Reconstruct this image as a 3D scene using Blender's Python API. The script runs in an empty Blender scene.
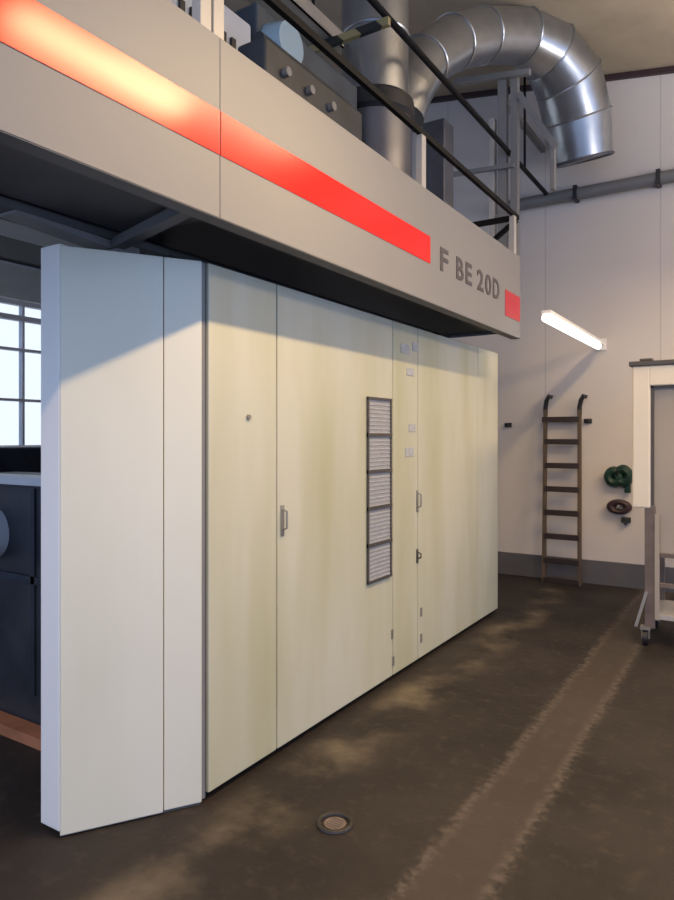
import bpy, bmesh, math, random
from mathutils import Vector, Matrix
random.seed(7)
C = bpy.context.scene.collection
EYE = 1.55
TH = math.radians(32.4)
F = Vector((-math.sin(TH), math.cos(TH), 0)); R = Vector((math.cos(TH), math.sin(TH), 0))
FP, CX, CY = 675.0, 337.0, 437.0

# ---------- measuring helpers (pixel of the photo -> a real point of the place)
def at(u, v, d): return F*d + R*((u-CX)/FP*d) + Vector((0, 0, EYE - (v-CY)/FP*d))
def ray(u, v): return F + R*((u-CX)/FP) + Vector((0, 0, -(v-CY)/FP))
def onX(u, v, X): r = ray(u, v); return r*(X/r.x) + Vector((0, 0, EYE))
def onY(u, v, Y): r = ray(u, v); return r*(Y/r.y) + Vector((0, 0, EYE))
def onZ(u, v, Z=0.0): r = ray(u, v); return r*((Z-EYE)/r.z) + Vector((0, 0, EYE))
def yX(u, X): return onX(u, 437, X).y

# ---------- materials
def mat(name, col, rough=.5, metal=0., var=.08, scale=(3, 3, 3), bump=0., coat=0., emit=None, es=0., spec=.5):
    m = bpy.data.materials.new(name); m.use_nodes = True
    nt = m.node_tree; N = nt.nodes; L = nt.links; b = N['Principled BSDF']
    b.inputs['Roughness'].default_value = rough; b.inputs['Metallic'].default_value = metal
    b.inputs['Coat Weight'].default_value = coat; b.inputs['Coat Roughness'].default_value = .12
    b.inputs['Specular IOR Level'].default_value = spec
    tc = N.new('ShaderNodeTexCoord'); mp = N.new('ShaderNodeMapping'); mp.inputs['Scale'].default_value = scale
    L.new(tc.outputs['Object'], mp.inputs[0])
    nz = N.new('ShaderNodeTexNoise'); nz.inputs['Scale'].default_value = 1.; nz.inputs['Detail'].default_value = 5
    L.new(mp.outputs[0], nz.inputs[0])
    mx = N.new('ShaderNodeMix'); mx.data_type = 'RGBA'
    mx.inputs[6].default_value = tuple(c*(1-var*1.6) for c in col)+(1,)
    mx.inputs[7].default_value = tuple(min(1, c*(1+var*1.6)) for c in col)+(1,)
    L.new(nz.outputs['Fac'], mx.inputs[0]); L.new(mx.outputs[2], b.inputs['Base Color'])
    if bump:
        bp = N.new('ShaderNodeBump'); bp.inputs['Strength'].default_value = bump; bp.inputs['Distance'].default_value = .01
        L.new(nz.outputs['Fac'], bp.inputs['Height']); L.new(bp.outputs[0], b.inputs['Normal'])
    if emit:
        b.inputs['Emission Color'].default_value = emit+(1,); b.inputs['Emission Strength'].default_value = es
    return m
M = {}
M['fascia'] = mat('fascia_paint', (.235, .225, .22), .6, var=.03, scale=(2, 2, 2))
M['red'] = mat('red_vinyl', (.74, .010, .006), .21, var=.02, spec=.30)
M['red2'] = mat('dull_red_vinyl', (.50, .03, .045), .5, var=.02)
M['ink'] = mat('dark_lettering', (.075, .065, .07), .5)
M['seam'] = mat('dark_seam_rubber', (.10, .095, .085), .7)  # plain dark grey for the corner post and bottom sweep
M['cream'] = mat('cream_door_paint', (.72, .69, .56), .42, var=.03, scale=(1, 1, 1))
M['edge'] = mat('pale_edge_trim', (.90, .86, .78), .4, var=.02)
M['dark'] = mat('black_steel', (.018, .017, .017), .5)
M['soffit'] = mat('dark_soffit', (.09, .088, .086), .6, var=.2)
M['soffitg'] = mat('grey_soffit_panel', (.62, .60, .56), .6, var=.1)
M['beam'] = mat('grey_steel_beam', (.22, .21, .20), .5, var=.1)
M['deckc'] = mat('deck_steel', (.12, .115, .11), .6, var=.2)
M['rail'] = mat('black_railing_paint', (.008, .007, .007), .7, spec=.2)
M['post'] = mat('pale_post_paint', (.44, .41, .37), .5)
M['galv'] = mat('galvanised_steel', (.40, .41, .42), .3, metal=.88, var=.18, scale=(5, 5, 5), bump=.25)
M['galvd'] = mat('dull_duct_steel', (.16, .16, .18), .4, metal=.7, var=.2, scale=(5, 5, 5))
M['slate'] = mat('slate_machine_paint', (.022, .028, .038), .5, var=.45, scale=(6, 6, 6))
M['slate2'] = mat('dark_machine_paint', (.03, .034, .04), .4, var=.5, scale=(5, 5, 5))
M['paper'] = mat('paper_roll', (.55, .57, .6), .7)
M['orange'] = mat('orange_rail_paint', (.42, .17, .08), .5, var=.3, scale=(8, 8, 8))
M['lightbar'] = mat('pale_bar', (.6, .6, .58), .4, var=.1)
M['wood'] = mat('ladder_wood', (.10, .065, .038), .6, var=.3, scale=(8, 8, 3))
M['rung'] = mat('ladder_rung', (.03, .018, .014), .5)
M['brown'] = mat('brown_rubber', (.04, .018, .02), .5)
M['green'] = mat('green_rubber', (.006, .032, .02), .45)
M['cart'] = mat('cream_cart_paint', (.80, .70, .54), .4, var=.03)
M['cartp'] = mat('beige_cart_panel', (.40, .34, .27), .5, var=.05)
M['cartd'] = mat('worn_cart_leg', (.16, .12, .10), .5, var=.3, scale=(10, 10, 10))
M['beige'] = mat('beige_tray', (.42, .36, .28), .5, var=.08)
M['blueg'] = mat('blue_grey_unit', (.05, .065, .08), .35, var=.4, scale=(4, 4, 4))
M['paleblue'] = mat('pale_blue_disc', (.30, .42, .48), .3, var=.1)
M['vent'] = mat('vent_mesh', (.33, .32, .31), .6, var=.15, scale=(40, 40, 90))
M['ventf'] = mat('vent_frame', (.07, .062, .055), .5)
M['chrome'] = mat('handle_metal', (.30, .28, .24), .4, metal=.4)
M['sticker'] = mat('faded_sticker', (.42, .42, .42), .5, var=.25, scale=(30, 30, 30))
M['plinth'] = mat('grey_plinth_paint', (.11, .10, .10), .5, var=.15)
M['tube'] = mat('lit_tube', (.9, .9, .88), .4, emit=(1, .97, .92), es=2.2)
M['pipe'] = mat('grey_pipe', (.17, .165, .16), .45, var=.15)
M['winframe'] = mat('window_frame_grey', (.40, .42, .46), .5)
M['iron'] = mat('cast_iron', (.03, .024, .02), .5, var=.3)

def wear(m, k=.35):
    """worn, vertically streaked cream doors"""
    nt = m.node_tree; N = nt.nodes; L = nt.links; b = N['Principled BSDF']
    src = b.inputs['Base Color'].links[0].from_socket
    g = N.new('ShaderNodeNewGeometry'); mp = N.new('ShaderNodeMapping'); mp.inputs['Scale'].default_value = (2.6, 2.6, .5)
    L.new(g.outputs['Position'], mp.inputs[0])
    nz = N.new('ShaderNodeTexNoise'); nz.inputs['Scale'].default_value = 1.; nz.inputs['Detail'].default_value = 3
    L.new(mp.outputs[0], nz.inputs[0])
    rp = N.new('ShaderNodeMapRange'); rp.inputs[1].default_value = .42; rp.inputs[2].default_value = .75; rp.inputs[4].default_value = k
    L.new(nz.outputs['Fac'], rp.inputs[0])
    mx = N.new('ShaderNodeMix'); mx.data_type = 'RGBA'; mx.inputs[7].default_value = (.40, .38, .19, 1)
    L.new(rp.outputs[0], mx.inputs[0]); L.new(src, mx.inputs[6]); L.new(mx.outputs[2], b.inputs['Base Color'])
wear(M['cream'], .22)
M['cream2'] = mat('cream_main_paint', (.57, .55, .43), .42, var=.03, scale=(1, 1, 1)); wear(M['cream2'], .7)

def floor_mat():
    m = bpy.data.materials.new('worn_dark_floor'); m.use_nodes = True
    nt = m.node_tree; N = nt.nodes; L = nt.links; b = N['Principled BSDF']
    g = N.new('ShaderNodeNewGeometry'); sp = N.new('ShaderNodeSeparateXYZ'); L.new(g.outputs['Position'], sp.inputs[0])
    def noise(s, d=5, vec=None, ro=.55):
        n = N.new('ShaderNodeTexNoise'); n.inputs['Scale'].default_value = s; n.inputs['Detail'].default_value = d
        n.inputs['Roughness'].default_value = ro
        L.new(vec or g.outputs['Position'], n.inputs[0]); return n.outputs['Fac']
    def mr(x, a, b_, c=0., d=1.):
        n = N.new('ShaderNodeMapRange'); n.interpolation_type = 'SMOOTHSTEP'
        for i, q in enumerate((a, b_, c, d)): n.inputs[i+1].default_value = q
        L.new(x, n.inputs[0]); return n.outputs[0]
    def mul(x, y, op='MULTIPLY'):
        n = N.new('ShaderNodeMath'); n.operation = op
        for i, q in enumerate((x, y)):
            if isinstance(q, (int, float)): n.inputs[i].default_value = q
            else: L.new(q, n.inputs[i])
        return n.outputs[0]
    def mix(f, a, c):
        n = N.new('ShaderNodeMix'); n.data_type = 'RGBA'
        L.new(f, n.inputs[0])
        for i, q in ((6, a), (7, c)):
            if isinstance(q, tuple): n.inputs[i].default_value = q+(1,)
            else: L.new(q, n.inputs[i])
        return n.outputs[2]
    base = mix(mr(noise(1.4), .35, .65), (.020, .0155, .0135), (.034, .0265, .0225))
    base = mix(mr(noise(14, 6), .52, .72, 0, .5), base, (.06, .046, .036))
    x = mul(sp.outputs['X'], mul(mul(noise(1.5, 4), .5, 'SUBTRACT'), .05), 'ADD')
    strip = mul(mr(x, -1.08, -1.03), mr(x, -.80, -.77, 1, 0))
    base = mix(mul(strip, .35), base, (.11, .085, .068))
    e1 = mul(mr(x, -1.10, -1.05), mr(x, -1.05, -1.00, 1, 0)); e2 = mul(mr(x, -.84, -.79), mr(x, -.79, -.74, 1, 0))
    ed = mul(mul(e1, e2, 'ADD'), mr(noise(24, 5), .38, .66))
    base = mix(mul(ed, .45), base, (.17, .135, .11))
    # dust along the machine
    d = mul(mr(x, -2.0, -1.8), mr(x, -1.72, -1.5, 1, 0)); d = mul(d, mr(noise(2.3, 5), .40, .80))
    base = mix(mul(d, .85), base, (.20, .16, .11))
    L.new(base, b.inputs['Base Color'])
    b.inputs['Roughness'].default_value = .65; b.inputs['Specular IOR Level'].default_value = .3
    bp = N.new('ShaderNodeBump'); bp.inputs['Strength'].default_value = .25; bp.inputs['Distance'].default_value = .01
    L.new(noise(30, 6), bp.inputs['Height']); L.new(bp.outputs[0], b.inputs['Normal'])
    return m
M['floor'] = floor_mat()

def wall_mat():
    m = mat('panelled_wall_paint', (.63, .56, .50), .6, var=.04, scale=(1, 1, 1))
    nt = m.node_tree; N = nt.nodes; L = nt.links; b = N['Principled BSDF']
    src = b.inputs['Base Color'].links[0].from_socket
    g = N.new('ShaderNodeNewGeometry'); sp = N.new('ShaderNodeSeparateXYZ'); L.new(g.outputs['Position'], sp.inputs[0])
    ad = N.new('ShaderNodeMath'); ad.operation = 'ADD'; ad.inputs[1].default_value = 21.60; L.new(sp.outputs['X'], ad.inputs[0])
    md = N.new('ShaderNodeMath'); md.operation = 'MODULO'; md.inputs[1].default_value = 1.15; L.new(ad.outputs[0], md.inputs[0])
    lt = N.new('ShaderNodeMath'); lt.operation = 'LESS_THAN'; lt.inputs[1].default_value = .012; L.new(md.outputs[0], lt.inputs[0])
    sc = N.new('ShaderNodeMath'); sc.operation = 'MULTIPLY'; sc.inputs[1].default_value = .3; L.new(lt.outputs[0], sc.inputs[0])
    mx = N.new('ShaderNodeMix'); mx.data_type = 'RGBA'; mx.inputs[7].default_value = (.2, .19, .18, 1)
    L.new(sc.outputs[0], mx.inputs[0]); L.new(src, mx.inputs[6]); L.new(mx.outputs[2], b.inputs['Base Color'])
    return m
M['wall'] = wall_mat()
M['ceil'] = mat('brownish_ceiling', (.42, .34, .24), .8, var=.12)
def glass():
    m = bpy.data.materials.new('window_glass'); m.use_nodes = True
    b = m.node_tree.nodes['Principled BSDF']; b.inputs['Transmission Weight'].default_value = 1; b.inputs['Roughness'].default_value = .02
    b.inputs['IOR'].default_value = 1.05; b.inputs['Base Color'].default_value = (.9, .95, 1, 1); return m
M['glass'] = glass()
def hazard():
    m = mat('hazard_stripes', (.5, .38, .05), .5)
    nt = m.node_tree; N = nt.nodes; L = nt.links; b = N['Principled BSDF']
    tc = N.new('ShaderNodeTexCoord'); w = N.new('ShaderNodeTexWave'); w.inputs['Scale'].default_value = 2.2; w.bands_direction = 'DIAGONAL'
    L.new(tc.outputs['Object'], w.inputs[0])
    r = N.new('ShaderNodeValToRGB'); r.color_ramp.interpolation = 'CONSTANT'; r.color_ramp.elements[0].color = (.02, .02, .015, 1)
    r.color_ramp.elements[1].position = .55; r.color_ramp.elements[1].color = (.36, .28, .12, 1)
    L.new(w.outputs[0], r.inputs[0]); L.new(r.outputs[0], b.inputs['Base Color']); return m
M['hazard'] = hazard()

# ---------- mesh helpers
def bx(bm, x0, x1, y0, y1, z0, z1, mtx=None, bev=0.):
    b2 = bmesh.new(); bmesh.ops.create_cube(b2, size=1)
    for v in b2.verts:
        v.co = Vector(((x0+x1)/2+v.co.x*abs(x1-x0), (y0+y1)/2+v.co.y*abs(y1-y0), (z0+z1)/2+v.co.z*abs(z1-z0)))
    if bev: bmesh.ops.bevel(b2, geom=b2.edges[:], offset=bev, segments=2, affect='EDGES', profile=.5)
    if mtx: b2.transform(mtx)
    me = bpy.data.meshes.new('t'); b2.to_mesh(me); b2.free(); bm.from_mesh(me); bpy.data.meshes.remove(me)
    return bm
def box(*a, **k): return bx(bmesh.new(), *a, **k)
def tube(bm, pts, r, n=12, caps=True, square=False):
    pts = [Vector(p) for p in pts]; rs = r if isinstance(r, (list, tuple)) else [r]*len(pts)
    if square: n = 4
    rings = []; ref = None
    for i, p in enumerate(pts):
        t = (pts[min(i+1, len(pts)-1)] - pts[max(i-1, 0)]).normalized()
        if ref is None: ref = Vector((0, 0, 1)) if abs(t.z) < .9 else Vector((1, 0, 0))
        s = t.cross(ref).normalized(); q = s.cross(t).normalized(); ref = q
        off = math.pi/4 if square else 0
        rings.append([bm.verts.new(p + (s*math.cos(a+off)+q*math.sin(a+off))*rs[i]) for a in [2*math.pi*k/n for k in range(n)]])
    for a, b in zip(rings, rings[1:]):
        for k in range(n): bm.faces.new((a[k], a[(k+1) % n], b[(k+1) % n], b[k]))
    if caps: bm.faces.new(rings[0][::-1]); bm.faces.new(rings[-1])
    return bm
def bar(bm, a, b, w, h=None):
    """rectangular bar from a to b, w across, h up"""
    a, b = Vector(a), Vector(b); h = h or w; t = (b-a); l = t.length; t.normalize()
    up = Vector((0, 0, 1)) if abs(t.z) < .95 else Vector((0, 1, 0))
    s = t.cross(up).normalized(); q = s.cross(t)
    m = Matrix((s, t, q)).transposed().to_4x4(); m.translation = (a+b)/2
    return bx(bm, -w/2, w/2, -l/2, l/2, -h/2, h/2, mtx=m)
def torus(bm, c, axis, R_, r, n=24, m=8, sx=1., sy=1.):
    axis = Vector(axis).normalized(); ref = Vector((0, 0, 1)) if abs(axis.z) < .9 else Vector((1, 0, 0))
    s = axis.cross(ref).normalized(); q = s.cross(axis)
    rg = []
    for i in range(n):
        a = 2*math.pi*i/n; o = s*math.cos(a)*sx + q*math.sin(a)*sy
        rg.append([bm.verts.new(Vector(c)+o*(R_+r*math.cos(2*math.pi*k/m))+axis*r*math.sin(2*math.pi*k/m)) for k in range(m)])
    for i in range(n):
        for k in range(m): bm.faces.new((rg[i][k], rg[(i+1) % n][k], rg[(i+1) % n][(k+1) % m], rg[i][(k+1) % m]))
    return bm
def obj(name, bm, m, parent=None, smooth=False, bev=0.):
    bmesh.ops.recalc_face_normals(bm, faces=bm.faces[:])
    me = bpy.data.meshes.new(name); bm.to_mesh(me); bm.free()
    mm = M[m] if isinstance(m, str) else m
    me.materials.append(mm)
    o = bpy.data.objects.new(name, me); C.objects.link(o)
    if smooth:
        for p in me.polygons: p.use_smooth = True
        me.set_sharp_from_angle(angle=math.radians(35))
    if bev:
        d = o.modifiers.new('b', 'BEVEL'); d.width = bev; d.segments = 2; d.limit_method = 'ANGLE'
    if parent:
        o.parent = parent; o.matrix_parent_inverse = Matrix.Translation(-parent.location)
    return o
def thing(name, label, cat, loc=(0, 0, 0), group=None):
    o = bpy.data.objects.new(name, None); C.objects.link(o); o.location = loc; o.empty_display_size = .1
    o['label'] = label; o['category'] = cat
    if group: o['group'] = group
    return o
def tag(o, label, cat, group=None):
    o['label'] = label; o['category'] = cat
    if group: o['group'] = group
    return o
def struct(name, bm, m, label=None, cat=None, **k):
    o = obj(name, bm, m, **k)
    o['kind'] = 'structure'
    if label: o['label'] = label; o['category'] = cat
    return o
def text_mesh(s, size, name):
    c = bpy.data.curves.new(name, 'FONT'); c.body = s; c.size = size; c.extrude = .0015; c.space_character = 1.08; c.offset = .004
    o = bpy.data.objects.new(name, c); C.objects.link(o); bpy.context.view_layer.update()
    me = bpy.data.meshes.new_from_object(o.evaluated_get(bpy.context.evaluated_depsgraph_get()))
    bpy.data.objects.remove(o); bm = bmesh.new(); bm.from_mesh(me); bpy.data.meshes.remove(me); return bm

WY = 7.5      # back wall
# ================= SETTING
struct('floor', box(-9, 5, -4, WY+.2, -.1, 0), 'floor', 'dark worn concrete floor with a paler repaired strip', 'floor')
struct('wall_back', box(-9, 5, WY, WY+.2, 0, 7), 'wall', 'pale grey panelled back wall behind the ladder', 'wall')
bm = bmesh.new()
zc = lambda x: EYE+3.688-.15*(x+.77)
vs = [bm.verts.new(p) for p in ((-9, -4, zc(-9)), (5, -4, zc(5)), (5, WY, zc(5)), (-9, WY, zc(-9)),
                                (-9, -4, zc(-9)+.2), (5, -4, zc(5)+.2), (5, WY, zc(5)+.2), (-9, WY, zc(-9)+.2))]
for f in ((0, 1, 2, 3), (7, 6, 5, 4), (0, 4, 5, 1), (1, 5, 6, 2), (2, 6, 7, 3), (3, 7, 4, 0)): bm.faces.new([vs[i] for i in f])
struct('ceiling', bm, 'ceil', 'brownish sloping hall ceiling', 'ceiling')
struct('baseboard_back', box(-2.8, 4.9, WY-.03, WY, 0, .245), 'plinth', 'grey painted plinth band along the back wall', 'baseboard')
# dark cornice line
bm = bmesh.new(); bar(bm, (-9, WY-.03, zc(-9)-.03), (4.9, WY-.03, zc(4.9)-.03), .05, .05)
struct('trim_1', bm, 'brown', 'thin dark brown cornice strip', 'trim')
# window wall at x=-7
bm = bmesh.new()
WX = -7.0
bx(bm, WX-.2, WX, -4, WY, 0, 1.35); bx(bm, WX-.2, WX, -4, WY, 3.6, 6.6); bx(bm, WX-.2, WX, -4, 1.5, 1.35, 3.6); bx(bm, WX-.2, WX, 6.8, WY, 1.35, 3.6)
struct('wall_left', bm, 'wall', 'hall side wall holding the bright window band', 'wall')
bm = bmesh.new()
for z, h in ((1.38, .03), (1.96, .014), (2.52, .014), (2.87, .028), (3.04, .028), (3.57, .03)): bx(bm, WX-.06, WX+.02, 1.5, 6.8, z-h, z+h)
for k in range(8): bx(bm, WX-.06, WX+.01, 1.5+k*.7467-.014, 1.5+k*.7467+.014, 1.35, 3.6)
w = struct('window_1', bm, 'winframe', 'long bright window with grey glazing bars', 'window')
obj('window_pane', box(WX-.03, WX-.02, 1.5, 6.8, 1.35, 3.6), 'glass', w)

# ================= PRINTING MACHINE ENCLOSURE
PX = -2.0; ET = EYE+.741
enc = thing('machine_enclosure', 'cream steel door wall enclosing the printing machine, reaching nearly to the back wall', 'machine cabinet', (PX, 4, 0))
seams = [208, 277, 393, 418, 478, 498]
ys = [yX(u, PX) for u in seams]
def door(y0, y1, name='door', z0=.035):
    return obj(name, box(PX-.05, PX, y0+.0045, y1-.0045, z0, ET, bev=.004), 'cream2', enc)
obj('frame', box(PX-.12, PX-.055, ys[0], ys[-1], 0.0, ET-.01), 'dark', enc)
dn = [door(a, b, n) for a, b, n in zip(ys, ys[1:], ['door', 'door', 'door', 'door', 'end_panel'])]
obj('end_return', box(PX-.9, PX-.125, ys[-1]-.05, ys[-1], 0.0, ET-.01), 'cream2', enc)
obj('corner_post', box(PX-.06, PX-.012, ys[0]-.028, ys[0]-.002, .02, ET), 'seam', enc)
# latch handles
def handle(u, v0, v1, par, m='chrome', w=.010):
    a = onX(u, v0, PX); b = onX(u, v1, PX); bm = bmesh.new()
    bx(bm, PX, PX+.006, a.y-w*1.3, a.y+w*1.3, b.z, a.z, bev=.002)
    tube(bm, [(PX+.004, a.y, a.z-.02), (PX+.03, a.y, a.z-.03), (PX+.03, a.y, b.z+.04), (PX+.004, a.y, b.z+.03)], w*.55, 8)
    o = obj('handle', bm, m, par, smooth=True); return o
handle(282, 505, 536, dn[1]); handle(417, 490, 512, dn[3]); handle(417, 549, 563, dn[3], 'ventf')
def spot(u, v, s, par, name, m, sz=None):
    p = onX(u, v, PX); sz = sz or s
    return obj(name, box(PX, PX+.004, p.y-s/2, p.y+s/2, p.z-sz/2, p.z+sz/2, bev=.001), m, par)
p = onX(248, 417, PX); bm = bmesh.new(); tube(bm, [(PX, p.y, p.z), (PX+.012, p.y, p.z)], [.013, .011], 14); obj('lock', bm, 'chrome', dn[0], smooth=True)
# slim latch plate and scuff at the first seam
for (u, v) in ((392, 634), (393, 661), (421, 612), (421, 638)): spot(u, v, .03, dn[2] if u < 400 else dn[3], 'hinge', 'chrome', .06)
for (u, v, s, z) in ((412, 428, .10, .05), (409, 452, .12, .06), (405, 349, .12, .06), (415, 347, .08, .06), (410, 372, .1, .05)): spot(u, v, s, dn[2] if u < 417 else dn[3], 'sticker', 'sticker', z)
# ventilation grille: a ladder of five cells
a = onX(367, 395, PX); b_ = onX(389.5, 395, PX)
y0, y1 = a.y, b_.y
zt = onX(378, 399, PX).z; zb = onX(378, 579, PX).z
gr = obj('vent_grille', box(PX, PX+.006, y0, y1, zb, zt), 'vent', dn[1])
bm = bmesh.new()
bx(bm, PX+.002, PX+.014, y0-.008, y0+.006, zb, zt); bx(bm, PX+.002, PX+.014, y1-.006, y1+.008, zb, zt)
for k in range(6):
    z = zb+(zt-zb)*k/5; h = .011 if 0 < k < 5 else .008
    bx(bm, PX+.002, PX+.016, y0-.008, y1+.008, z-h, z+h)
obj('grille_frame', bm, 'ventf', gr)
bm = bmesh.new()
n = 45
for k in range(n):
    z = zb+(zt-zb)*(k+.5)/n; bx(bm, PX+.004, PX+.009, y0, y1, z-.003, z+.003)
obj('grille_slat', bm, 'sticker', gr)

# folding door at the near end
A = Vector((PX, ys[0]-.03, 0)); B = Vector((-2.302, 1.629, 0)); dv = (B-A); Ld = dv.length; dv.normalize(); nv = Vector((-dv.y, dv.x, 0))
if nv.dot(-A) < 0: nv = -nv
fm = Matrix((dv, nv, Vector((0, 0, 1)))).transposed().to_4x4(); fm.translation = A
fd = thing('folding_door', 'cream folding door standing open at the near end of the machine enclosure', 'door', (A.x, A.y, 0))
def leaf(s0, s1, t0, t1, z0, m, name, bev=.004): return obj(name, box(s0, s1, t0, t1, z0, ET, mtx=fm, bev=bev), m, fd)
sp_ = .164
leaf(.005, sp_-.002, -.05, 0, .012, 'cream', 'door_leaf')
leaf(sp_+.002, Ld, -.05, .004, .008, 'cream', 'door_leaf')
obj('seam_strip', box(sp_-.01, sp_+.01, -.06, -.008, .02, ET-.005, mtx=fm), 'beam', fd)
obj('hinge_strip', box(-.010, .004, -.06, -.012, .02, ET-.005, mtx=fm), 'beam', fd)
obj('edge_profile', box(B.x-.125, B.x-.004, B.y, B.y+.05, .02, ET+.01, bev=.006), 'edge', fd)
obj('bottom_sweep', box(.01, Ld-.01, -.045, -.01, .0, .03, mtx=fm), 'seam', fd)

# ================= UPPER DECK WITH FASCIA
FX = -1.68; FB = EYE+.80; FT = EYE+1.457; FE = 1.68/.310; F0 = .1
deck = thing('machine_superstructure', 'long grey overhead machine platform with a red stripe and lettering on its fascia', 'machine platform', (FX, 3, FB))
ysm = yX(220, FX)
pa = obj('fascia_panel', box(FX-.04, FX, F0, ysm-.002, FB, FT), 'fascia', deck)
pb = obj('fascia_panel', box(FX-.04, FX, ysm+.002, FE, FB, FT), 'fascia', deck)
obj('fascia_lip', box(FX-.07, FX-.002, F0, FE, FB-.004, FB+.0), 'deckc', deck)
z0, z1 = EYE+1.028, EYE+1.188
obj('red_stripe', box(FX, FX+.003, F0, ysm-.003, z0, z1), 'red', pa)
obj('red_stripe', box(FX, FX+.003, ysm+.003, yX(430, FX), z0, z1), 'red', pb)
o = obj('red_end_block', box(FX, FX+.003, yX(505, FX), FE-.01, EYE+.93, EYE+1.13), 'red2', pb)
y_a, y_b = yX(440, FX), yX(500, FX); zz0, zz1 = EYE+1.02, EYE+1.165
glyphs = [('F', 0, 1.), ('B', 1.75, 1.), ('E', 2.85, .9), ('2', 4.3, 1.), ('0', 5.4, 1.), ('D', 6.5, 1.1)]
uw = (y_b-y_a)/7.6
for ch, off, w_ in glyphs:
    bm = text_mesh(ch, .20, 'glyph'); xs = [v.co.x for v in bm.verts]; yy = [v.co.y for v in bm.verts]
    for v in bm.verts:
        t = (v.co.x-min(xs))/(max(xs)-min(xs)); h = (v.co.y-min(yy))/(max(yy)-min(yy))
        v.co = Vector((FX+.002+v.co.z, y_a+(off+t*w_*.85)*uw, zz0+h*(zz1-zz0)))
    obj('letter', bm, 'ink', pb)
# underside strips
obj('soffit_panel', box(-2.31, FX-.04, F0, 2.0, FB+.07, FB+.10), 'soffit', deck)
obj('soffit_panel', box(-2.31, FX-.04, 2.0, FE, FB+.07, FB+.10), 'dark', deck)  # far soffit blackened: shade of the gap under the deck put into its colour
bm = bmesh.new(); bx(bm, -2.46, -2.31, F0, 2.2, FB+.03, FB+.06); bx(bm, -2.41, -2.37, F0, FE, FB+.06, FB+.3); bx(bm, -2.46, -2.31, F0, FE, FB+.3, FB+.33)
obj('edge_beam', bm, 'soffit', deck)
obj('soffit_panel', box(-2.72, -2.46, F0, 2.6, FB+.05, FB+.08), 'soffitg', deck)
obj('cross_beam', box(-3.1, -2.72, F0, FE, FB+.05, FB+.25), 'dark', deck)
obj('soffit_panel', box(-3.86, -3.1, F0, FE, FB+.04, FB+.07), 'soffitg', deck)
bm = bmesh.new(); bar(bm, (-1.76, 1.80, FB+.045), (-2.40, 1.93, FB+.01), .055, .04); obj('bracket', bm, 'deckc', deck)
bm = bmesh.new(); bar(bm, (-2.36, 1.45, FB+.035), (-2.38, 2.0, FB+.005), .10, .03)
bx(bm, -2.43, -2.30, 1.90, 2.02, FB-.10, FB+.02); obj('bracket', bm, 'beam', deck)
obj('deck_plate', box(-4.0, FX-.045, F0, FE, FT-.30, FT-.27), 'deckc', deck)
for x, y in ((-3.9, .3), (-3.9, 5.3)):
    obj('column', box(x-.06, x+.06, y-.06, y+.06, 0, FB+.05), 'dark', deck)
for x, y in ((-3.9, .3), (-3.9, 5.3), (-2.36, 5.3)):
    obj('spacer_post', box(x-.05, x+.05, y-.05, y+.05, FB+.06, FT-.29), 'dark', deck)
obj('end_closure', box(-4.0, FX-.045, FE-.02, FE, FB+.05, FT-.27), 'soffit', deck)

# ================= RAILING
RZ = EYE+1.78
rl = thing('guard_railing', 'black guard rail with pale posts along the top of the fascia', 'railing', (FX, 3, FT))
bm = bmesh.new(); bar(bm, (FX-.02, F0, RZ), (FX-.02, FE, RZ), .028, .034); obj('top_rail', bm, 'rail', rl)
bm = bmesh.new(); bar(bm, (FX-.045, FE-.02, RZ), (-2.2, FE-.02, RZ), .04, .04); obj('end_rail', bm, 'rail', rl)
bm = bmesh.new(); bar(bm, (FX-.02, FE-.02, RZ-.02), (FX-.25, FE-.02, RZ-.18), .035); obj('brace', bm, 'rail', rl)
for u in (202, 215, 421, 513):
    y = yX(u, FX-.02)
    top = RZ-.02 if u > 300 else RZ+.6
    obj('post', box(FX-.043, FX+.0, y-.028, y+.028, FT-.002, top, bev=.003), 'post', rl)

# ================= OVERHEAD GRID
oh = thing('overhead_pipe', 'long dark overhead pipe running above the railing to the back wall', 'pipe', (-2, 5, 4.2))
bm = bmesh.new(); z = EYE+2.63
tube(bm, [(-2.0, 1.2, z), (-2.0, WY-.002, z)], .022, 10); obj('pipe_run', bm, 'rail', oh, smooth=True)
for y in (1.6, 6.6): obj('hanger', tube(bmesh.new(), [(-2.0, y, z), (-2.0, y, zc(-2)-.001)], .012, 8), 'rail', oh, smooth=True)
hz = thing('hazard_bar', 'black and yellow striped crossbar in front of the big upright duct', 'crossbar', (-2.5, 3.71, 4.2))
bm = bmesh.new(); bar(bm, (-1.97, 3.71, z-.05), (-3.05, 3.71, z-.05), .035, .05); obj('striped_bar', bm, 'hazard', hz)
bm = bmesh.new(); tube(bm, [(-3.0, 3.71, z-.03), (-3.0, 3.71, zc(-3)-.001)], .012, 8); obj('hanger', bm, 'rail', hz)
tr = thing('wall_trunking', 'grey horizontal conduit running along the back wall under the round duct', 'conduit', (0, WY, 4.1))
bm = bmesh.new(); zz = EYE+2.585
tube(bm, [(-2.6, WY-.075, zz), (4.8, WY-.075, zz)], .065, 12); obj('conduit', bm, 'pipe', tr, smooth=True)
for k in range(9):
    obj('clamp', box(-2.5+k*.8-.02, -2.5+k*.8+.02, WY-.145, WY-.0, zz-.075, zz+.075), 'dark', tr)

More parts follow.
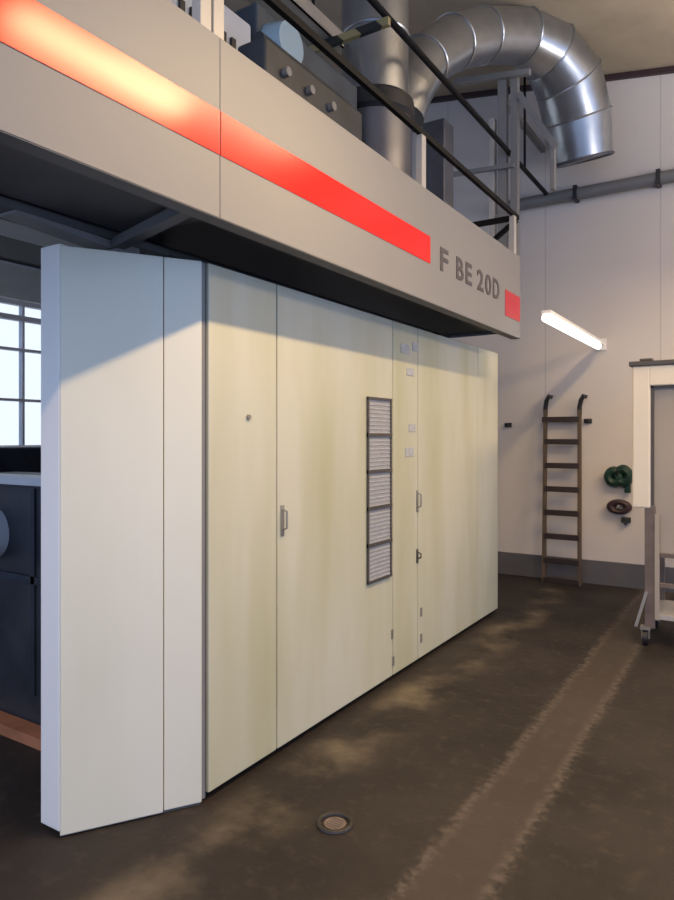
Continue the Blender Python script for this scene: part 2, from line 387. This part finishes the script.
# ================= DUCTS
c1 = at(375, 110, 4.8)
d1 = thing('upright_duct', 'thick upright galvanised duct with a dark collar rising behind the railing', 'duct', (c1.x, c1.y, FT-.27))
zcol = c1.z
bm = bmesh.new(); r1 = .238
zz_ = [zcol+.02, zcol+.5, zcol+1.0, zc(c1.x)-.04]
for a_, b2 in zip(zz_, zz_[1:]): tube(bm, [(c1.x, c1.y, a_), (c1.x, c1.y, b2)], r1, 32, caps=False)
for a_ in zz_[1:3]: torus(bm, (c1.x, c1.y, a_), (0, 0, 1), r1, .012, 32, 6)
obj('upper_pipe', bm, 'galv', d1, smooth=True)
bm = bmesh.new(); tube(bm, [(c1.x, c1.y, zcol-.10), (c1.x, c1.y, zcol-.07), (c1.x, c1.y, zcol+.03), (c1.x, c1.y, zcol+.06)], [.262, .285, .275, .245], 32)
obj('collar', bm, 'dark', d1, smooth=True)
bm = bmesh.new(); tube(bm, [(c1.x, c1.y, FT-.265), (c1.x, c1.y, zcol-.08)], .262, 32); obj('lower_pipe', bm, 'galvd', d1, smooth=True)

arch = [(402, 118, 5.15, .17), (408, 92, 5.2, .19), (424, 62, 5.35, .20), (452, 43, 5.6, .215), (482, 36, 5.85, .222), (522, 36, 6.15, .232),
        (549, 52, 6.35, .275), (568, 80, 6.5, .315), (577, 118, 6.65, .32), (582, 160, 6.75, .29)]
d2 = thing('arched_duct', 'segmented galvanised duct arching over and ending in front of the back wall', 'duct', tuple(at(500, 36, 6.0)))
bm = bmesh.new(); pts = [at(u, v, d) for u, v, d, r in arch]; rs = [r for *_, r in arch]
tube(bm, pts, rs, 32, caps=True); obj('duct_bend', bm, 'galv', d2, smooth=False)
o = d2.children[0]
for p_ in o.data.polygons: p_.use_smooth = True
# only the segment joints stay crisp
me = o.data
for e in me.edges:
    i, j = e.vertices
    if i//32 == j//32: e.use_edge_sharp = True
for i in range(2, 9):
    bm = bmesh.new(); ax = (pts[i+1]-pts[i-1]); torus(bm, pts[i], ax, rs[i]+.002, .010, 32, 6); obj('joint_ring', bm, 'galv', d2, smooth=True)
bm = bmesh.new(); torus(bm, pts[-1], pts[-1]-pts[-2], rs[-1], .016, 32, 8); obj('end_flange', bm, 'galvd', d2, smooth=True)
pb2 = pts[-1]; bm = bmesh.new(); bx(bm, pb2.x-.05, pb2.x+.05, pb2.y+.27, WY-.001, pb2.z+.25, pb2.z+.30); obj('wall_bracket', bm, 'galvd', d2)

# duct support frame standing behind the fascia
zdeck = FT-.27
sf = thing('duct_support_frame', 'grey steel support frame with a diagonal brace under the arched duct', 'frame', tuple(onY(508, 292, 6.15)))
FY = 6.15
def vpost(u, v0, v1, w, m, name):
    t = onY(u, v0, FY); b = onY(u, v1, FY); return obj(name, box(t.x-w/2, t.x+w/2, FY-.035, FY+.035, b.z, t.z), m, sf)
vpost(503, 76, 296, .08, 'beam', 'column'); vpost(515, 76, 296, .065, 'beam', 'column'); vpost(493, 120, 285, .05, 'post', 'column')
vpost(553, 144, 190, .04, 'beam', 'drop_bar')
bm = bmesh.new(); bar(bm, onY(519, 94, FY-.02), onY(556, 148, FY-.02), .045, .055); obj('diagonal_brace', bm, 'beam', sf)
bm = bmesh.new(); bar(bm, onY(450, 175, FY-.055), onY(514, 165, FY-.055), .035, .04); obj('cross_rail', bm, 'beam', sf)
bm = bmesh.new(); bar(bm, onY(455, 82, FY-.06), onY(530, 72, FY-.06), .05, .05); obj('head_rail', bm, 'beam', sf)
for u, v in ((503, 98),):
    q = onY(u, v, FY); obj('wall_arm', box(q.x-.025, q.x+.025, FY+.035, WY-.001, q.z-.03, q.z+.03), 'beam', sf)

# second dark upright box duct
t = at(438, 125, 5.6)
o = obj('box_duct', box(t.x-.10, t.x+.10, t.y-.10, t.y+.10, zdeck, t.z, bev=.01), 'galvd'); tag(o, 'narrow dark upright box duct beyond the pale railing post', 'duct')
o.location = (0, 0, 0)

# machinery on the deck
def unit(name, label, cat, x0, x1, y0, y1, z0, z1, m, extra=None):
    t = thing(name, label, cat, ((x0+x1)/2, (y0+y1)/2, z0))
    obj('housing', box(x0, x1, y0, y1, z0, z1, bev=.015), m, t)
    if extra: extra(t)
    return t
def ex1(t):
    bm = bmesh.new()
    for k in range(6): bx(bm, -2.252, -2.235, 2.2+k*.07, 2.23+k*.07, zdeck+.55, zdeck+.8)
    obj('louvre', bm, 'dark', t)
unit('dryer_unit', 'dark box shaped dryer unit on the platform behind the pale post', 'dryer', -2.9, -2.25, 1.9, 2.72, zdeck, zdeck+.95, 'soffitg', ex1)
def ex2(t):
    bm = bmesh.new(); tube(bm, [(-2.252, 2.92, zdeck+.92), (-2.14, 2.92, zdeck+.92)], [.13, .11], 20); obj('pale_disc', bm, 'paleblue', t, smooth=True)  # pale blue disc and dark hose on the blower face
    bm = bmesh.new(); tube(bm, [(-2.25, 3.0, zdeck+.7), (-2.17, 3.15, zdeck+.76), (-2.16, 3.35, zdeck+.72), (-2.17, 3.6, zdeck+.55), (-2.25, 3.7, zdeck+.4)], .035, 10); obj('hose', bm, 'dark', t, smooth=True)
unit('blower_unit', 'blue grey blower unit with a pale round disc on the platform', 'blower', -2.9, -2.25, 2.76, 3.8, zdeck, zdeck+1.1, 'blueg', ex2)
def ex3(t):
    for k in range(3):
        bm = bmesh.new(); tube(bm, [(-1.952, 2.6+k*.2, zdeck+.56), (-1.92, 2.6+k*.2, zdeck+.56)], .022, 14); obj('knob', bm, 'beam', t, smooth=True)
    bm = bmesh.new(); tube(bm, [(-2.03, 2.5, zdeck+.70), (-2.03, 3.3, zdeck+.70)], .035, 14); obj('pipe', bm, 'slate', t, smooth=True)
unit('valve_box', 'low dark valve box with three round knobs beside the fascia top', 'valve box', -2.12, -1.95, 2.45, 3.35, zdeck, zdeck+.67, 'slate', ex3)
# hanging cable trays
def tray(name, label, x, y0, y1, zz, w, h, m):
    t = thing(name, label, 'cable tray', (x, (y0+y1)/2, zz))
    bm = bmesh.new(); bx(bm, x-w/2, x+w/2, y0, y1, zz-h/2, zz-h/2+.01); bx(bm, x-w/2, x-w/2+.01, y0, y1, zz-h/2, zz+h/2); bx(bm, x+w/2-.01, x+w/2, y0, y1, zz-h/2, zz+h/2)
    obj('channel', bm, m, t)
    for y in (y0+.2, y1-.2): obj('hanger', tube(bmesh.new(), [(x, y, zz-h/2), (x, y, zc(x)-.001)], .01, 8), 'rail', t)
tray('cable_tray', 'beige cable tray hanging above the platform machinery', -2.5, 1.5, 3.85, EYE+2.66, .22, .10, 'beige')
tray('cable_tray', 'narrow black cable tray hanging over the dryer unit', -2.7, 1.4, 3.0, EYE+2.42, .08, .07, 'dark')

# ================= MACHINE BAY BEHIND THE DOORS
ib = thing('inking_unit', 'dark blue grey machine unit seen past the open folding door', 'machine', (-3.6, 2.4, 0))
obj('body', box(-4.6, -2.75, 2.14, 2.9, .0, 1.30, bev=.01), 'slate2', ib)
obj('cap_rail', box(-4.6, -2.75, 2.08, 2.2, 1.30, 1.345), 'lightbar', ib)
obj('foot_rail', box(-4.6, -2.6, 2.03, 2.13, .0, .055), 'orange', ib)
bm = bmesh.new()
for x in (-3.25, -3.05): bx(bm, x, x+.03, 2.125, 2.14, .2, 1.28)
bx(bm, -4.5, -2.8, 2.125, 2.14, .78, .82); obj('trim_strip', bm, 'slate', ib)
p = onY(-27, 535, 2.02)
pr = thing('paper_roll', 'pale paper roll end against the dark machine unit', 'roll', (p.x, 2.1, p.z))
bm = bmesh.new(); tube(bm, [(p.x, 2.0, p.z), (p.x, 2.1395, p.z)], .14, 32); obj('roll', bm, 'paper', pr, smooth=True)
bm = bmesh.new(); tube(bm, [(p.x, 1.985, p.z), (p.x, 2.0, p.z)], .035, 16); obj('core', bm, 'brown', pr, smooth=True)
rb = thing('rear_machine_block', 'slate grey machine block standing before the bright window', 'machine', (-5.6, 3.5, 0))
obj('body', box(-6.2, -4.9, 2.6, 4.6, 0, 1.47, bev=.02), 'slate', rb)
obj('control_box', box(-5.6, -5.45, 2.75, 2.95, 1.47, 1.9, bev=.01), 'dark', rb)

# ================= WALL ITEMS
# ladder
ly = WY-.06
Lb = lambda u, v: onY(u, v, ly)
bl, br = Lb(548, 580), Lb(583, 580); tl, tr_ = Lb(545.5, 410), Lb(579.5, 410)
ld = thing('wall_ladder', 'brown hook ladder with dark rungs leaning on the back wall', 'ladder', ((bl.x+br.x)/2, ly, 0))
def lean(x, z): return Vector((x, WY-.22+.16*min(1, z/1.8), z))
for q0, q1, s in ((bl, tl, -1), (br, tr_, 1)):
    bm = bmesh.new(); bar(bm, lean(q0.x, 0.0), lean(q1.x, q1.z), .034, .05); obj('side_rail', bm, 'wood', ld)
    bm = bmesh.new(); x, z = q1.x, q1.z
    b0 = lean(x, z); tube(bm, [b0+Vector((0, 0, -.05)), b0+Vector((-.01*0, 0, .03)), b0+Vector((.02, -.03, .10)), b0+Vector((.05, -.04, .15)), b0+Vector((.075, -.02, .135))], .024, 10)
    obj('hook', bm, 'dark', ld, smooth=True)
for v in (419, 441.5, 465.5, 489, 512.5, 536, 560, 580):
    z = max(.03, onY(565, v, WY-.12).z); t = min(1, z/tl.z)
    xa = bl.x+(tl.x-bl.x)*t; xb = br.x+(tr_.x-br.x)*t; y = lean(0, z).y
    obj('rung', box(xa-(.03 if v == 419 else 0), xb, y-.035, y+.015, z-.032, z+.026, bev=.004), 'rung', ld)
for u, v, lab in ((508.5, 425, 'small black wall hook beside the end of the enclosure'), (588.5, 421, 'small black wall hook beside the ladder top')):
    p = onY(u, v, WY-.03); bm = bmesh.new(); bx(bm, p.x-.05, p.x+.03, WY-.02, WY, p.z-.025, p.z+.025, bev=.004)
    tube(bm, [(p.x, WY-.02, p.z-.01), (p.x, WY-.07, p.z-.015), (p.x, WY-.08, p.z+.02)], .012, 8)
    tag(obj('wall_hook', bm, 'dark', smooth=True), lab, 'hook')
# green bundle, brown roll, black clip on the wall
p = onY(617, 477, WY-.06); gc = thing('cable_coil', 'small dark green coil hanging on the back wall near the cream cart', 'coil', (p.x, WY-.02, p.z))
bm = bmesh.new(); torus(bm, (p.x-.03, WY-.055, p.z), (0, 1, 0), .055, .045, 24, 8, sy=1.1); torus(bm, (p.x+.06, WY-.06, p.z+.01), (.1, 1, .05), .055, .045, 24, 8, sy=1.2)
bx(bm, p.x+.07, p.x+.13, WY-.07, WY-.02, p.z-.16, p.z-.02, bev=.01); obj('coil', bm, 'green', gc, smooth=True)
bm = bmesh.new(); tube(bm, [(p.x+.01, WY, p.z+.03), (p.x+.01, WY-.1, p.z+.03), (p.x+.01, WY-.11, p.z+.07)], .012, 8); obj('peg', bm, 'dark', gc, smooth=True)
p = onY(619, 507, WY-.06); t = thing('tape_roll', 'dark brown oval roll hanging on the back wall below the green coil', 'roll', (p.x, WY-.02, p.z))
bm = bmesh.new(); torus(bm, (p.x, WY-.05, p.z), (0, 1, 0), .065, .035, 24, 8, sx=1.25, sy=.8); obj('roll', bm, 'brown', t, smooth=True)
bm = bmesh.new(); tube(bm, [(p.x, WY, p.z+.01), (p.x, WY-.1, p.z+.01)], .014, 8); obj('peg', bm, 'chrome', t, smooth=True)
p = onY(626, 520, WY-.06); t = thing('wall_clip', 'small black clip on the back wall just under the brown oval roll', 'clip', (p.x, WY-.02, p.z))
bm = bmesh.new(); bx(bm, p.x-.05, p.x+.04, WY-.05, WY, p.z-.03, p.z+.025, bev=.008); obj('body', bm, 'dark', t)
bm = bmesh.new(); bx(bm, p.x-.02, p.x+.01, WY-.07, WY-.045, p.z-.05, p.z-.02, bev=.005); obj('jaw', bm, 'dark', t)
# tube lamp on the back wall
LX = -1.45
pa_, pb_ = onX(546, 319, LX), onX(598, 345, LX)
tl_ = thing('tube_lamp', 'lit white tube lamp projecting from the back wall above the ladder', 'lamp', (LX, WY, pb_.z))
bm = bmesh.new(); zl = (pa_.z+pb_.z)/2; ya, yb = pa_.y, pb_.y
tube(bm, [(LX, ya, zl), (LX, yb, zl)], .036, 16); obj('lit_tube', bm, 'tube', tl_, smooth=True)
obj('backplate', box(LX-.035, LX+.035, ya, yb, zl+.034, zl+.06), 'edge', tl_)
bm = bmesh.new(); bx(bm, LX-.02, LX+.02, yb-.03, WY-.001, zl+.03, zl+.055); bx(bm, LX-.04, LX+.04, WY-.02, WY, zl-.02, zl+.1); obj('wall_arm', bm, 'edge', tl_)

# ================= CART AT THE EDGE
cy = 5.46
cx0 = onY(632, 437, cy).x; zt_ = onY(640, 366, cy).z
ct = thing('wheeled_cart', 'tall cream framed cart on casters standing before the back wall', 'cart', (0, cy, 0))
wv = .125; fz = onY(640, 508, cy).z; X1 = .75
bm = bmesh.new(); bx(bm, cx0, cx0+wv, cy, cy+.09, fz, zt_, bev=.012); bx(bm, cx0+wv-.01, X1-wv+.01, cy, cy+.09, zt_-.15, zt_, bev=.01); bx(bm, X1-wv, X1, cy, cy+.09, fz, zt_, bev=.012)
obj('hood_frame', bm, 'cart', ct)
bm = bmesh.new(); bx(bm, cx0-.02, X1+.02, cy-.015, cy+.65, zt_, zt_+.035, bev=.005)
for k in range(6): bx(bm, cx0+.05+k*.25, cx0+.14+k*.25, cy+.0, cy+.10, zt_+.035, zt_+.055, bev=.008)
obj('top_cover', bm, 'ventf', ct)
zp = onY(662, 556, cy).z
obj('back_panel', box(cx0+wv+.02, X1-wv-.02, cy+.06, cy+.08, zp, zt_-.13), 'cartp', ct)
bm = bmesh.new(); bx(bm, cx0+wv, cx0+wv+.02, cy+.02, cy+.085, zp, zt_-.15); bx(bm, cx0+wv, X1-wv, cy+.02, cy+.085, zt_-.165, zt_-.15); obj('inner_gasket', bm, 'ventf', ct)
for x in (cx0+.13, X1-.13):
    for y in (cy+.03, cy+.60):
        obj('leg', box(x-.045, x+.025, y-.02, y+.02, .13, fz+.02 if y < cy+.3 else zt_, bev=.003), 'cartd', ct)
obj('upright', box(cx0+wv+.03, cx0+wv+.06, cy+.0, cy+.03, .2, zp+.3), 'cartp', ct)
for v, h, m in ((556, .03, 'cartd'), (586, .03, 'cartd'), (618, .035, 'post')):
    z = onY(662, v, cy).z; bm = bmesh.new(); bx(bm, cx0+.1, X1-.1, cy+.015, cy+.045, z-h/2, z+h/2)
    if h == .035: bx(bm, cx0+.1, X1-.1, cy+.045, cy+.6, z-.01, z+.005)
    obj('shelf' if v == 618 else 'cross_rail', bm, m, ct)
for x in (cx0+.09, X1-.13):
    for y in (cy+.03, cy+.60):
        bm = bmesh.new(); bx(bm, x-.035, x+.035, y-.03, y+.03, .115, .14); bx(bm, x-.028, x-.02, y-.02, y+.02, .05, .12); bx(bm, x+.02, x+.028, y-.02, y+.02, .05, .12)
        cs = obj('caster', bm, 'chrome', ct)
        bm = bmesh.new(); tube(bm, [(x-.018, y, .055), (x+.018, y, .055)], .055, 20); obj('wheel', bm, 'dark', cs, smooth=True)
bm = bmesh.new(); bar(bm, (cx0+.10, cy-.0, .40), (cx0+.03, cy-.02, .14), .022, .022); obj('brake_strut', bm, 'chrome', ct)

# floor drain
p = onZ(335, 824)
dr = thing('floor_drain', 'round dark drain cover set in the floor before the enclosure', 'drain', (p.x, p.y, 0))
bm = bmesh.new(); torus(bm, (p.x, p.y, .003), (0, 0, 1), .066, .010, 32, 8)
obj('ring', bm, 'iron', dr, smooth=True)
bm = bmesh.new(); tube(bm, [(p.x, p.y, .0005), (p.x, p.y, .004)], .045, 24)
for k in range(5): bx(bm, p.x-.03, p.x+.03, p.y-.03+k*.014, p.y-.026+k*.014, .003, .006)
obj('cover', bm, 'cartd', dr)

# ================= HALL LAMPS: ONE READ FROM THE DOOR SHADOW, OTHERS ADDED
def lamp(x, y0, y1, z, power, col, label, w=.08, up=0.):
    t = thing('ceiling_luminaire', label, 'ceiling light', (x, (y0+y1)/2, z), 'hanging tube lamps')
    bm = bmesh.new(); bx(bm, x-max(.05, w/2+.01), x+max(.05, w/2+.01), y0-.03, y1+.03, z+.01, z+.07, bev=.01); obj('housing', bm, 'edge', t)
    for y in (y0+.15, y1-.15): obj('suspension', tube(bmesh.new(), [(x, y, z+.06), (x, y, zc(x)-.001)], .006, 6), 'rail', t)
    ld_ = bpy.data.lights.new('lamp_light', 'AREA'); ld_.shape = 'RECTANGLE'; ld_.size = w; ld_.size_y = y1-y0
    ld_.energy = power; ld_.color = col
    lo = bpy.data.objects.new('lamp_light', ld_); C.objects.link(lo); lo.location = (x, (y0+y1)/2, z-.005); 
    lo.parent = t; lo.matrix_parent_inverse = Matrix.Translation(-t.location)
    if up:  # added upward light to brighten the upper wall and ceiling
        l2 = ld_.copy(); l2.energy = up; l2.color = (1, .93, .86)
        u = bpy.data.objects.new('fill_uplight', l2); C.objects.link(u); u.location = (x, (y0+y1)/2, z+.075); u.rotation_euler = (math.pi, 0, 0)
        u.parent = t; u.matrix_parent_inverse = Matrix.Translation(-t.location)
warm = (1, .74, .42); neut = (1, .88, .72)
lamp(-.64, 1.68, 2.68, 3.36, 50, (1, .72, .38), 'hanging tube lamp close over the folding door', w=.09)
lamp(.35, 3.2, 5.2, 4.3, 75, warm, 'added unseen tube lamp hanging over the open floor', w=.12, up=60)  # added fill lamp, placed so the deck's shadow edges coincide
lamp(.35, -2.2, -.4, 4.3, 120, (1, .72, .42), 'added unseen tube lamp hanging behind the camera position', w=.12)  # added lamp that throws warm light on the folding door
lamp(1.2, 5.0, 6.4, 3.3, 95, warm, 'added unseen wide lamp hanging low near the back wall', w=.6, up=70)  # added lamp to warm the lower wall, widened to soften shadows

wd = bpy.data.worlds.new('world'); bpy.context.scene.world = wd; wd.use_nodes = True
bg = wd.node_tree.nodes['Background']; wn = wd.node_tree.nodes; wl = wd.node_tree.links
tc = wn.new('ShaderNodeTexCoord'); sx = wn.new('ShaderNodeSeparateXYZ'); wl.new(tc.outputs['Generated'], sx.inputs[0])
mr_ = wn.new('ShaderNodeMapRange'); mr_.inputs[1].default_value = -.35; mr_.inputs[2].default_value = -.8; wl.new(sx.outputs['X'], mr_.inputs[0])
mw = wn.new('ShaderNodeMix'); mw.data_type = 'RGBA'; mw.inputs[6].default_value = (.44, .60, 1, 1); mw.inputs[7].default_value = (.56, .59, .64, 1)
wl.new(mr_.outputs[0], mw.inputs[0]); wl.new(mw.outputs[2], bg.inputs[0]); bg.inputs[1].default_value = 1.8

# ================= CAMERA
cd = bpy.data.cameras.new('camera'); cam = bpy.data.objects.new('camera', cd); C.objects.link(cam)
cam.location = (0, 0, EYE); cam.rotation_euler = (math.pi/2, 0, TH)
cd.sensor_width = 36; cd.lens = 27; cd.sensor_fit = 'AUTO'; cd.shift_y = -13/900; cd.clip_start = .05
sc = bpy.context.scene; sc.camera = cam
sc.view_settings.view_transform = 'Standard'; sc.view_settings.look = 'None'; sc.view_settings.gamma = 1
sc.view_settings.use_curve_mapping = False; sc.view_settings.exposure = .0
